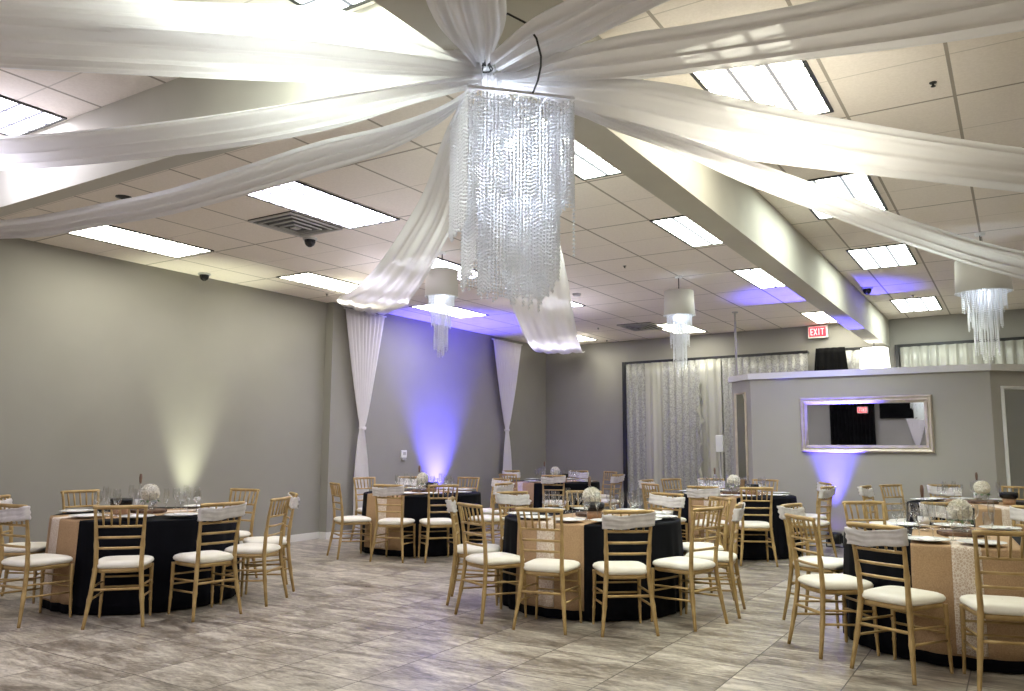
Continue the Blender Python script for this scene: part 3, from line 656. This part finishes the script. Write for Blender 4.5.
# ------------------------------------------------------------------ mirrors, thermostat, stand
def framed_mirror(loc, rz, w_, h_, fw, label, name='framed_mirror', mat='champagne', depth=.05, bottom=True):
    r = empty(name, loc, rz); tag(r, label, 'mirror')     # local: x along wall, -y out of the wall, z up
    m = MB(); d = depth
    def side(pa, pb, pc, pd):   # mitred profile side
        # outer a->b, inner c->d ; three step profile
        prof = [(0, 0), (0, -d * .7), (.18, -d), (.45, -d * .8), (.62, -d * .95), (1, -d * .35), (1, 0)]
        rows = []
        for (o, i) in ((pa, pd), (pb, pc)): rows.append([(o[0] + (i[0] - o[0]) * s, y, o[1] + (i[1] - o[1]) * s) for s, y in prof])
        m.grid([list(q) for q in zip(*rows)])
    W, Hh = w_ / 2, h_ / 2
    O = [(-W, -Hh), (W, -Hh), (W, Hh), (-W, Hh)]; I = [(-W + fw, -Hh + fw), (W - fw, -Hh + fw), (W - fw, Hh - fw), (-W + fw, Hh - fw)]
    for i in range(4): j = (i + 1) % 4; side(O[i], O[j], I[j], I[i])
    m.build('frame', mat, r)
    MB().box((-W + fw * .9, -d * .38, -Hh + fw * .9), (W - fw * .9, -.006, Hh - fw * .9)).build('mirror_glass', 'mirror', r)
    return r
framed_mirror((-1.865, 12.497, 1.74), 0, 1.76, .80, .105, 'wide rectangular mirror in a champagne frame on the partition wall', depth=.06)
# chamfer mirrors
q = math.radians(45)
cx, cy = -.28 + .55 * .707, 12.5 + .55 * .707
framed_mirror((cx + .003, cy - .003, 1.32), q, .80, 1.84, .045, 'tall white framed mirror at the right edge of the picture', mat='white_trim', depth=.035)
cx, cy = -3.48 - .30 * .707, 12.5 + .30 * .707
framed_mirror((cx - .003, cy - .003, 1.45), -q, .34, 1.62, .03, 'tall narrow framed mirror on the left chamfer of the partition', mat='champagne', depth=.03)
r = empty('thermostat', (XL, 10.70, 1.25), 0); tag(r, 'small white thermostat on the left wall above the second table', 'thermostat')
MB().box((0, -.07, -.06), (.028, .07, .07)).build('case', 'plastic', r, bevel=.01)
MB().box((.028, -.03, -.01), (.031, .04, .04)).build('display', 'grey_plastic', r)
MB().box((0, -.05, -.10), (.035, .05, -.065)).build('bracket', 'grey_plastic', r, bevel=.006)
r = empty('display_stand', (-4.22, 13.25, 0)); tag(r, 'slim stand with a white box head by the left end of the partition', 'stand')
MB().lathe([(0, 0), (.15, 0), (.15, .015), (.03, .03), (0, .03)], 24).build('base', 'steel', r, True)
MB().tube([(0, 0, .02), (0, 0, 1.32)], .014, 10).build('pole', 'steel', r, True)
MB().box((-.065, -.05, 1.32), (.065, .05, 1.60)).build('head', 'plastic', r, bevel=.015)

# ------------------------------------------------------------------ uplights
def uplight(x, y, tx, ty, tz, col, en, label, lens='lens', ang=60):
    r = empty('uplight', (x, y, 0)); tag(r, label, 'uplight')
    m = MB(); m.box((-.07, -.015, 0), (.07, .015, .012)); m.box((-.118, -.015, 0), (-.108, .015, .17)); m.box((.108, -.015, 0), (.118, .015, .17)); m.box((-.118, -.015, 0), (.118, .015, .008)); m.build('bracket', 'black_plastic', r)
    MB().lathe([(0, .05), (.085, .05), (.095, .07), (.1, .19), (.088, .20), (.08, .18)], 24).build('housing', 'black_plastic', r, True)
    MB().lathe([(0, .182), (.08, .18)], 20).build('lens', lens, r)
    m = MB()
    for k in range(8): t = k * .785; m.box((.098 * math.cos(t) - .004, .098 * math.sin(t) - .004, .06), (.098 * math.cos(t) + .008, .098 * math.sin(t) + .004, .17))
    m.build('cooling_fin', 'black_plastic', r)
    l_ = bpy.data.lights.new('beam', 'SPOT'); l_.energy = en; l_.color = col; l_.spot_size = math.radians(ang); l_.spot_blend = 1; l_.shadow_soft_size = .05
    o = bpy.data.objects.new('beam', l_); COL.objects.link(o); o.parent = r; o.location = (0, 0, .21)
    d = Vector((tx - x, ty - y, tz - .21)); o.rotation_euler = d.to_track_quat('-Z', 'Y').to_euler()
PURP = (.095, .08, 1)
uplight(-8.60, 11.62, -8.80, 11.62, 3.6, PURP, 1050, 'purple uplight on the floor at the left wall, behind the second table', ang=68)
uplight(-8.78, 6.6, -8.95, 6.6, 3.6, (.95, 1, .72), 160, 'warm white uplight on the floor at the left wall, behind the nearest table', 'lens_w', 46)
uplight(-2.31, 12.345, -2.29, 12.10, 3.6, PURP, 900, 'small black purple uplight on the floor in front of the partition mirror', ang=48)
m = MB().tube([(-2.45, 12.2, .012), (-2.62, 12.14, .008), (-2.75, 12.25, .008), (-2.72, 12.4, .008)], .006, 6)
tag(m.build('power_cable', 'cable', smooth=True), 'short black cable on the floor beside the partition uplight', 'cable')

# ------------------------------------------------------------------ chairs
def post_pts(s):
    return [(s * .212, -.245, 0), (s * .196, -.222, .13), (s * .180, -.200, .27), (s * .168, -.185, .40), (s * .163, -.182, .47), (s * .166, -.190, .60), (s * .173, -.212, .76), (s * .182, -.243, .915)]
def bamboo(pts, rad, rings):
    P = []; R = []
    pts = [Vector(p) for p in pts]; n = len(pts) - 1; N = 26
    for i in range(N + 1):
        t = i / N * n; k = min(int(t), n - 1); u = t - k; p = pts[k].lerp(pts[k + 1], u)
        P.append(p); tt = i / N
        rr_ = rad(tt); 
        if any(abs(tt - q) < .5 / N for q in rings): rr_ *= 1.22
        R.append(rr_)
    return P, R
def make_chair(sash):
    r = empty('chiavari_chair', (0, 0, 0)); tag(r, 'x', 'chair')
    for s in (-1, 1):
        P, R = bamboo(post_pts(s), lambda t: .0125 + .006 * math.sin(PI * min(1, t * 1.1)) , (.22, .5, .72))
        MB().tube(P, R, 8).build('back_post', 'gold', r, True)
        P, R = bamboo([(s * .192, .195, 0), (s * .184, .188, .22), (s * .182, .184, .425)], lambda t: .0105 + .006 * t, (.3, .6))
        MB().tube(P, R, 8).build('leg', 'gold', r, True)
    def ring(z, k, n=40):
        out = []
        for i in range(n):
            t = 2 * PI * i / n; c, s_ = math.cos(t), math.sin(t)
            e = .42; x = math.copysign(abs(c) ** e, c); y = math.copysign(abs(s_) ** e, s_)
            wdt = .183 + .014 * y
            out.append((x * wdt * k, y * .193 * k + .002, z))
        return out
    m = MB(); m.grid([ring(.412, .80), ring(.406, .95), ring(.412, 1.02), ring(.432, 1.03), ring(.44, .98), ring(.44, .80)], True); m.build('seat_frame', 'gold', r, True)
    m = MB(); R_ = [ring(.440, .85), ring(.441, 1.02), ring(.452, 1.09), ring(.467, 1.10), ring(.482, 1.05), ring(.492, .93), ring(.498, .7), ring(.50, .35), ring(.50, .02)]
    m.grid(R_, True); m.build('seat_cushion', 'cushion', r, True)
    def by(z): # y of the back at height z
        P = post_pts(1)
        for (x0, y0, z0), (x1, y1, z1) in zip(P, P[1:]):
            if z0 <= z <= z1: u = (z - z0) / (z1 - z0); return x0 + (x1 - x0) * u, y0 + (y1 - y0) * u
        return P[-1][0], P[-1][1]
    x, y = by(.915); n = 12
    MB().tube([(-x - .014 + (2 * x + .028) * i / n, y - .016 * math.sin(PI * i / n), .915) for i in range(n + 1)], [.013] + [.0155] * (n - 1) + [.013], 8).build('crest_rail', 'gold', r, True)
    for z in (.765, .68, .597):
        x, y = by(z); MB().tube([(-x + 2 * x * i / 6, y - .012 * math.sin(PI * i / 6), z) for i in range(7)], .0098, 8).build('back_rail', 'gold', r, True)
    for i in range(5):
        s = (i - 2) / 2; x1, y1 = by(.765); x2, y2 = by(.915); bow1 = -.012 * math.cos(s * PI / 2 * .7); bow2 = -.016 * math.cos(s * PI / 2 * .7)
        MB().tube([(s * x1 * .68, y1 + bow1, .77), (s * x2 * .345 + s * x1 * .34, (y1 + y2) / 2 + (bow1 + bow2) / 2, .84), (s * x2 * .70, y2 + bow2, .905)], [.007, .0095, .007], 6).build('spindle', 'gold', r, True)
    for z in (.29, .20):
        for s in (-1, 1):
            MB().tube([(s * (.183 + (.0), )[0], .186, z), (s * (.172 + .05 * (.3 - z)), -.20 - .1 * (.29 - z), z + .015)], .0085, 6).build('stretcher', 'gold', r, True)
    for z in (.325, .245): MB().tube([(-.184, .187, z), (.184, .187, z)], .0085, 6).build('stretcher', 'gold', r, True)
    MB().tube([(-.178, -.199, .285), (.178, -.199, .285)], .011, 6).build('stretcher', 'gold', r, True)
    if sash:
        rr = random.Random(5); rows = []
        for k in range(9):
            z = .800 + .108 * k / 8; row = []; x, y = by(min(z, .91)); x += .0195; yf, yr = y + .018, y - .031
            pts = []
            for i in range(15): s = i / 14; pts.append((-x + 2 * x * s, yr - .012 * math.sin(PI * s)))
            for i in range(1, 4): t = i / 4 * PI; pts.append((x + .006 * math.sin(t), yr + (yf - yr) * i / 4))
            for i in range(15): s = i / 14; pts.append((x - 2 * x * s, yf - .010 * math.sin(PI * s)))
            for i in range(1, 4): t = i / 4 * PI; pts.append((-x - .006 * math.sin(t), yf + (yr - yf) * i / 4))
            for j, (px, py) in enumerate(pts):
                sagz = -.020 * math.cos(px / x * 1.5) * (.5 + k / 16) + .014 * px / x + .004 * math.sin(px * 30)
                fold = .006 * math.sin(k * 2.1 + px * 11) + .003 * math.sin(k * 4.3 - px * 25)
                row.append((px, py + (fold if j < 15 else -fold * .5), z + sagz))
            rows.append(row)
        MB().grid(rows, True).build('sash', 'sash', r, True, solid=.003)
        m = MB()     # knot with two short tails on the rear
    return r
proto = {0: make_chair(False), 1: make_chair(True)}; used = {0: False, 1: False}

# ------------------------------------------------------------------ tables
TOPZ = .760; RT = .795
def cloth_r(th, z, seed):
    d = 1 - z / TOPZ
    f = math.sin(th * 26 + seed + math.sin(th * 5)) * .55 + math.sin(th * 43 + seed * 2.3) * .25 + math.sin(th * 9 + seed) * .2
    return RT + .004 + (.020 + .017 * f) * min(1, d * 1.3) + .004 * d
def tablecloth(x, y, seed):
    m = MB(); n = 220; rows = [[(.02 * math.cos(2 * PI * j / n), .02 * math.sin(2 * PI * j / n), TOPZ + .002) for j in range(n)]]
    for rr_ in (.3, .6, .77, .788): rows.append([(rr_ * math.cos(2 * PI * j / n), rr_ * math.sin(2 * PI * j / n), TOPZ + .002) for j in range(n)])
    for z in (.758, .745, .71, .62, .5, .36, .22, .1, .012):
        rows.append([(cloth_r(2 * PI * j / n, z, seed) * math.cos(2 * PI * j / n), cloth_r(2 * PI * j / n, z, seed) * math.sin(2 * PI * j / n), z) for j in range(n)])
    m.grid(rows, True); m.f.append(tuple(range(n)))
    return m.build('tablecloth', 'black_cloth', None, True, solid=.002, loc=(x, y, 0))
def runner(x, y, az, seed, name='table_runner'):
    u0 = math.radians(az); half = .325
    def strip(v0, v1, lift, nv, drop):
        m = MB(); rows = []
        for k in range(nv + 1):
            v = v0 + (v1 - v0) * k / nv; row = []
            al = math.asin(v / (RT + .01)); se = math.sqrt((RT + .006) ** 2 - v * v)
            def down(sgn):
                out = []
                for z in drop:
                    th = u0 + (al if sgn > 0 else PI - al); rc = cloth_r(th, z, seed) + .006 + lift
                    out.append((rc * math.cos(th), rc * math.sin(th), z))
                return out
            row += list(reversed(down(-1)))
            for i in range(13):
                s = -se + 2 * se * i / 12
                row.append((s * math.cos(u0) - v * math.sin(u0), s * math.sin(u0) + v * math.cos(u0), TOPZ + .006 + lift))
            row += down(1); rows.append(row)
        m.grid(rows); return m
    drop = (.752, .72, .62, .5, .38, .26, .16, .085)
    o = strip(-half, half, 0, 26, drop).build(name, 'burlap', None, True, solid=.002, loc=(x, y, 0))
    l = strip(-.085, .085, .004, 8, drop[:-1] + (.10,)).build('lace_band', 'lace', o, True, solid=.0015); l['label'] = 'cream lace band along the middle'
    return o
def table(x, y, label):
    r = empty('round_table', (x, y, 0)); tag(r, label, 'table', 'round banquet tables')
    MB().lathe([(0, .735), (.77, .735), (.78, .742), (.78, .752), (.77, .758), (0, .758)], 48).build('tabletop', 'wood', r)
    for sx in (-1, 1):
        for sy in (-1, 1): MB().tube([(sx * .42, sy * .36, .735), (sx * .42, sy * .36, 0)], .016, 8).build('leg', 'steel', r, True)
        MB().tube([(sx * .42, -.36, .3), (sx * .42, .36, .3)], .01, 8).build('brace', 'steel', r, True)
    return r
pl_mb = MB().lathe([(0, .006), (.08, .006), (.095, .010), (.144, .019), (.148, .021), (.144, .023), (.095, .015), (.075, .011), (0, .011)], 28)
def mk_plate():
    r = pl_mb.build('dinner_plate', 'plate', None, True); m = MB()
    rows = []
    for k in range(5):
        rows.append([((-.045 + .09 * k / 4) * 1.0, -.085 + .17 * j / 8, .018 + .006 * math.sin(k * 1.2 + .3) + .002 * math.sin(j)) for j in range(9)])
    m.grid(rows); m.build('napkin', 'napkin', r, True, solid=.006); return r
def mk_glass():
    m = MB().lathe([(0, .003), (.034, .002), (.034, .004), (.006, .010), (.0042, .02), (.0042, .085), (.012, .095), (.030, .115), (.036, .145), (.033, .19), (.031, .20)], 20)
    return m.build('wine_glass', 'glass', None, True)
def mk_flute():
    m = MB().lathe([(0, .003), (.030, .002), (.030, .004), (.005, .010), (.0038, .02), (.0038, .09), (.012, .105), (.022, .14), (.0245, .18), (.022, .235)], 18)
    return m.build('champagne_flute', 'glass', None, True)
plate0, glass0, flute0 = mk_plate(), mk_glass(), mk_flute()
used_pg = set()
def mk_flowers(seed, R):
    r = empty('flower_arrangement', (0, 0, 0)); rr = random.Random(seed)
    MB().lathe([(0, .0), (.05, 0), (.065, .02), (.068, .06), (.055, .09)], 24).build('vase', 'glass', r, True)
    m = MB()
    for i in range(150):
        t = math.acos(1 - 1.75 * (i + .5) / 150); p = i * 2.39996
        d = Vector((math.sin(t) * math.cos(p), math.sin(t) * math.sin(p), math.cos(t))); c = Vector((0, 0, .09 + R * .75)) + d * R * rr.uniform(.88, 1.05)
        a = d.cross(Vector((.3, .5, .8))).normalized(); b = d.cross(a); s = R * rr.uniform(.20, .30); tw = rr.uniform(0, 3); a, b = a * math.cos(tw) + b * math.sin(tw), b * math.cos(tw) - a * math.sin(tw)
        k = len(m.v); m.v += [tuple(c - d * s * .6)]
        for q in range(5):
            an = q * 1.2566; an2 = an + .55
            m.v += [tuple(c + (a * math.cos(an) + b * math.sin(an)) * s + d * s * .15), tuple(c + (a * math.cos(an2) + b * math.sin(an2)) * s * .72 - d * s * .05)]
        for q in range(10): m.f.append((k, k + 1 + q, k + 1 + (q + 1) % 10))
    m.lathe([(0, -R * .8), (R * .6, -R * .55), (R * .85, 0), (R * .6, R * .6), (0, R * .85)], 14, (0, 0, .09 + R * .75))
    m.build('blossom', 'flower', r)
    m = MB()
    for i in range(8):
        t = i * .785; m.add([(.03 * math.cos(t), .03 * math.sin(t), .085), (R * 1.0 * math.cos(t - .2), R * 1.0 * math.sin(t - .2), .085), (R * 1.25 * math.cos(t), R * 1.25 * math.sin(t), .06), (R * 1.0 * math.cos(t + .2), R * 1.0 * math.sin(t + .2), .085)], [(0, 1, 2, 3)])
    m.build('leaf', 'leaf', r, solid=.002)
    return r
def mk_pot():
    r = empty('kraft_pot', (0, 0, 0))
    MB().lathe([(0, 0), (.062, 0), (.068, .07), (.064, .07), (.058, .01), (0, .01)], 20).build('pot', 'kraft', r, True)
    MB().lathe([(.0, .068), (.07, .066), (.092, .085), (.095, .125), (.088, .14), (.06, .13), (0, .12)], 24).build('black_bowl', 'black_gloss', r, True)
    return r
def mk_bottle():
    r = empty('glass_bottle', (0, 0, 0))
    MB().lathe([(0, .002), (.036, 0), (.04, .01), (.04, .12), (.034, .16), (.014, .205), (.0125, .26), (.015, .265)], 20).build('bottle', 'glass', r, True)
    MB().lathe([(0, .255), (.0095, .255), (.012, .275), (.015, .31), (.011, .345), (0, .35)], 12).build('stopper', 'cork', r, True)
    MB().lathe([(.041, .05), (.0415, .05), (.0415, .11), (.041, .11)], 20).build('paper_label', 'napkin', r, True)
    return r
def mk_slice():
    m = MB(); n = 30; rr = random.Random(9); R_ = [.15 + .008 * math.sin(i * 1.3) + rr.uniform(-.004, .004) for i in range(n)]
    P = lambda k, z: [(R_[i] * k * math.cos(2 * PI * i / n), R_[i] * k * math.sin(2 * PI * i / n), z) for i in range(n)]
    m.grid([P(.02, 0), P(1, 0), P(1.02, .012), P(1, .025), P(.96, .026), P(.02, .026)], True); return m.build('wood_slice', 'darkwood', None)
protos = {'slice': mk_slice(), 'pot': mk_pot(), 'bottle': mk_bottle(), 'flowers': mk_flowers(1, .082)}
pused = {k: False for k in protos}
def place(kind, x, y, z, label, cat, group, rz=0, sc=1):
    o = protos[kind] if not pused[kind] else copy_tree(protos[kind]); pused[kind] = True
    o.location = (x, y, z); o.rotation_euler = (0, 0, rz); o.scale = (sc,) * 3; tag(o, label, cat, group); return o

TB = [  # key, x, y, phrase, runner azimuth, chairs [(angle, sash, phrase)]
 ('T1', -6.93, 4.67, 'table by the left wall', -99, [
   (-84, 1, 'nearest at the left edge'), (-140, 1, 'rear one at the left edge'), (-43, 0, 'front one seen from behind'), (-9, 1, 'front right one'),
   (24, 0, 'right one, nearer of the pair'), (56, 1, 'right one, farther of the pair'), (100, 0, 'far one, right of the flowers'), (176, 0, 'far one, left of the flowers')]),
 ('T2', -7.0, 8.85, 'table before the purple wall', -92, [
   (-105, 0, 'leftmost one', -.28), (-70, 1, 'front one before the burlap'), (-41, 0, 'front one against black cloth'), (2, 1, 'right one seen side-on'), (66, 1, 'far right one'),
   (97, 0, 'far one right of the flowers'), (136, 1, 'far one left of the flowers'), (170, 0, 'far left one by the curtain')]),
 ('T3', -7.19, 12.95, 'most distant table', -112, [
   (-62, 1, 'front one, square-on'), (-100, 0, 'front left one'), (160, 1, 'far left one'), (98, 1, 'far middle one'), (66, 0, 'far right one'), (-6, 1, 'right one seen side-on')]),
 ('T4', -3.37, 6.76, 'front centre table', -92, [
   (-114, 0, 'left one, nearer of the pair'), (-150, 1, 'left one, farther of the pair'), (156, 1, 'far left one with its sash facing us'), (-82, 0, 'front one before the burlap'), (-51, 1, 'front one against black cloth'),
   (-18, 0, 'near right one seen side-on'), (12, 1, 'outermost right one'), (46, 0, 'right one behind the outermost'), (80, 1, 'far right one'), (120, 0, 'far one behind the wine glasses')]),
 ('T5', -3.33, 11.0, 'table before the silver curtain', -95, [
   (-90, 1, 'front one before the burlap'), (-61, 0, 'front one against black cloth'), (-14, 1, 'right one, nearer of two'), (38, 1, 'right one, farther of two'), (-127, 0, 'front left one'),
   (178, 1, 'leftmost one'), (150, 0, 'far left one'), (122, 1, 'far one left of the flowers'), (86, 0, 'far one right of the flowers')]),
 ('T6', -.405, 6.89, 'front right table', -85, [
   (-106, 1, 'front left one', -.14), (-76, 0, 'front one at the right edge'), (-137, 0, 'leftmost one, nearer of the pair'), (167, 1, 'leftmost one, farther of the pair'), (129, 0, 'far left one with bare back'),
   (98, 1, 'far one left of the flowers'), (68, 1, 'far one right of the flowers')]),
 ('T7', -.40, 10.95, 'table next to the partition', -70, [
   (172, 1, 'left one, nearer of two'), (144, 0, 'left one, farther of two'), (112, 1, 'far one against the partition'), (74, 0, 'far right one by the tall mirror')]),
]
for ti, (key, tx, ty, ph, raz, CH) in enumerate(TB):
    table(tx, ty, 'round folding table under black cloth, the ' + ph)
    o = tablecloth(tx, ty, ti * 1.7 + .4); tag(o, 'black floor-length tablecloth on the ' + ph, 'tablecloth', 'black tablecloths')
    o = runner(tx, ty, raz, ti * 1.7 + .4); tag(o, 'burlap and lace runner across the ' + ph, 'table runner', 'burlap table runners')
    cam_ang = math.atan2(-ty, -tx); fx, fy = math.cos(cam_ang), math.sin(cam_ang); rx, ry = -fy, fx      # towards viewer, to the viewer's right
    top = TOPZ + .0125
    place('slice', tx, ty, top, 'dark wood slice at the centre of the ' + ph, 'wood slice', 'wood slices', rz=ti)
    place('flowers', tx, ty, top + .026, 'ball of white flowers at the centre of the ' + ph, 'flowers', 'white flower balls', rz=ti * 1.3, sc=1.0)
    dx, dy = {'T1': (-.235, .12), 'T2': (.12, .235), 'T3': (.14, .225), 'T4': (.02, .26), 'T5': (.23, .13), 'T6': (0, 0), 'T7': (.26, .06)}[key]
    if key != 'T6': place('pot', tx + rx * dx + fx * dy, ty + ry * dx + fy * dy, top, 'kraft pot topped by a black bowl on the ' + ph, 'pot', 'kraft pots with black bowls')
    dx, dy = {'T1': (-.09, -.22), 'T2': (-.05, -.22), 'T3': (-.2, -.1), 'T4': (-.02, -.26), 'T5': (-.25, -.1), 'T6': (-.25, -.22), 'T7': (-.05, -.24)}[key]
    place('bottle', tx + rx * dx + fx * dy, ty + ry * dx + fy * dy, top, 'clear bottle with brown stopper on the ' + ph, 'bottle', 'clear bottles')
    for ci, (a, s, cp, *tw) in enumerate(CH):
        ar = math.radians(a); c = proto[s] if not used[s] else copy_tree(proto[s]); used[s] = True
        rad = 1.062 + .012 * math.sin(ci * 2.7 + ti) + (.035 if tw else 0)
        c.location = (tx + rad * math.cos(ar), ty + rad * math.sin(ar), 0); c.rotation_euler = (0, 0, ar + PI / 2 + .05 * math.sin(ci * 3.1 + ti * 2) + (tw[0] if tw else 0))
        tag(c, 'gold chair' + (' with sash, ' if s else ', ') + cp + ', ' + ph, 'chair', 'gold chairs round the ' + ph)
        for k_, (pr, off, rr_, lb, ct) in enumerate(((plate0, 0, .635, 'white plate for the ', 'plate'), (glass0, .22, .43, 'wine glass for the ', 'wine glass'), (flute0, -.10, .41, 'flute for the ', 'champagne flute'))):
            p = pr if k_ not in used_pg else copy_tree(pr); used_pg.add(k_)
            ag = ar + off; p.location = (tx + rr_ * math.cos(ag), ty + rr_ * math.sin(ag), top); p.rotation_euler = (0, 0, ar + PI / 2)
            tag(p, lb + cp.replace('one', 'chair', 1) + ', ' + ph, ct, ct + 's on the ' + ph)

# ------------------------------------------------------------------ rear of the room (seen in the partition mirror)
r = empty('black_backdrop', (-5.0, YF + .12, 0)); tag(r, 'floor-length black curtain on the rear wall, seen in the mirror', 'curtain')
m = MB(); rows = []
for k in range(8):
    z = .02 + 3.2 * k / 7; rows.append([(-.75 + 1.5 * j / 90, .02 + .03 * math.sin(j * .8), z) for j in range(91)])
m.grid(rows); m.build('curtain_panel', 'velvet', r, True, solid=.003)
MB().tube([(-.82, .02, 3.24), (.82, .02, 3.24)], .015, 8).build('rod', 'steel', r)
m = MB(); m.box((-4.1, YF, 2.42), (-2.6, YF + .10, 2.95)); tag(m.build('wall_panel', 'velvet', bevel=.01), 'black rectangular panel high on the rear wall, seen in the mirror', 'panel')
exit_sign(-4.62, YF + .30, 2.72, 'red EXIT sign before the black curtain, seen in the mirror', PI)
bpy.context.view_layer.update()
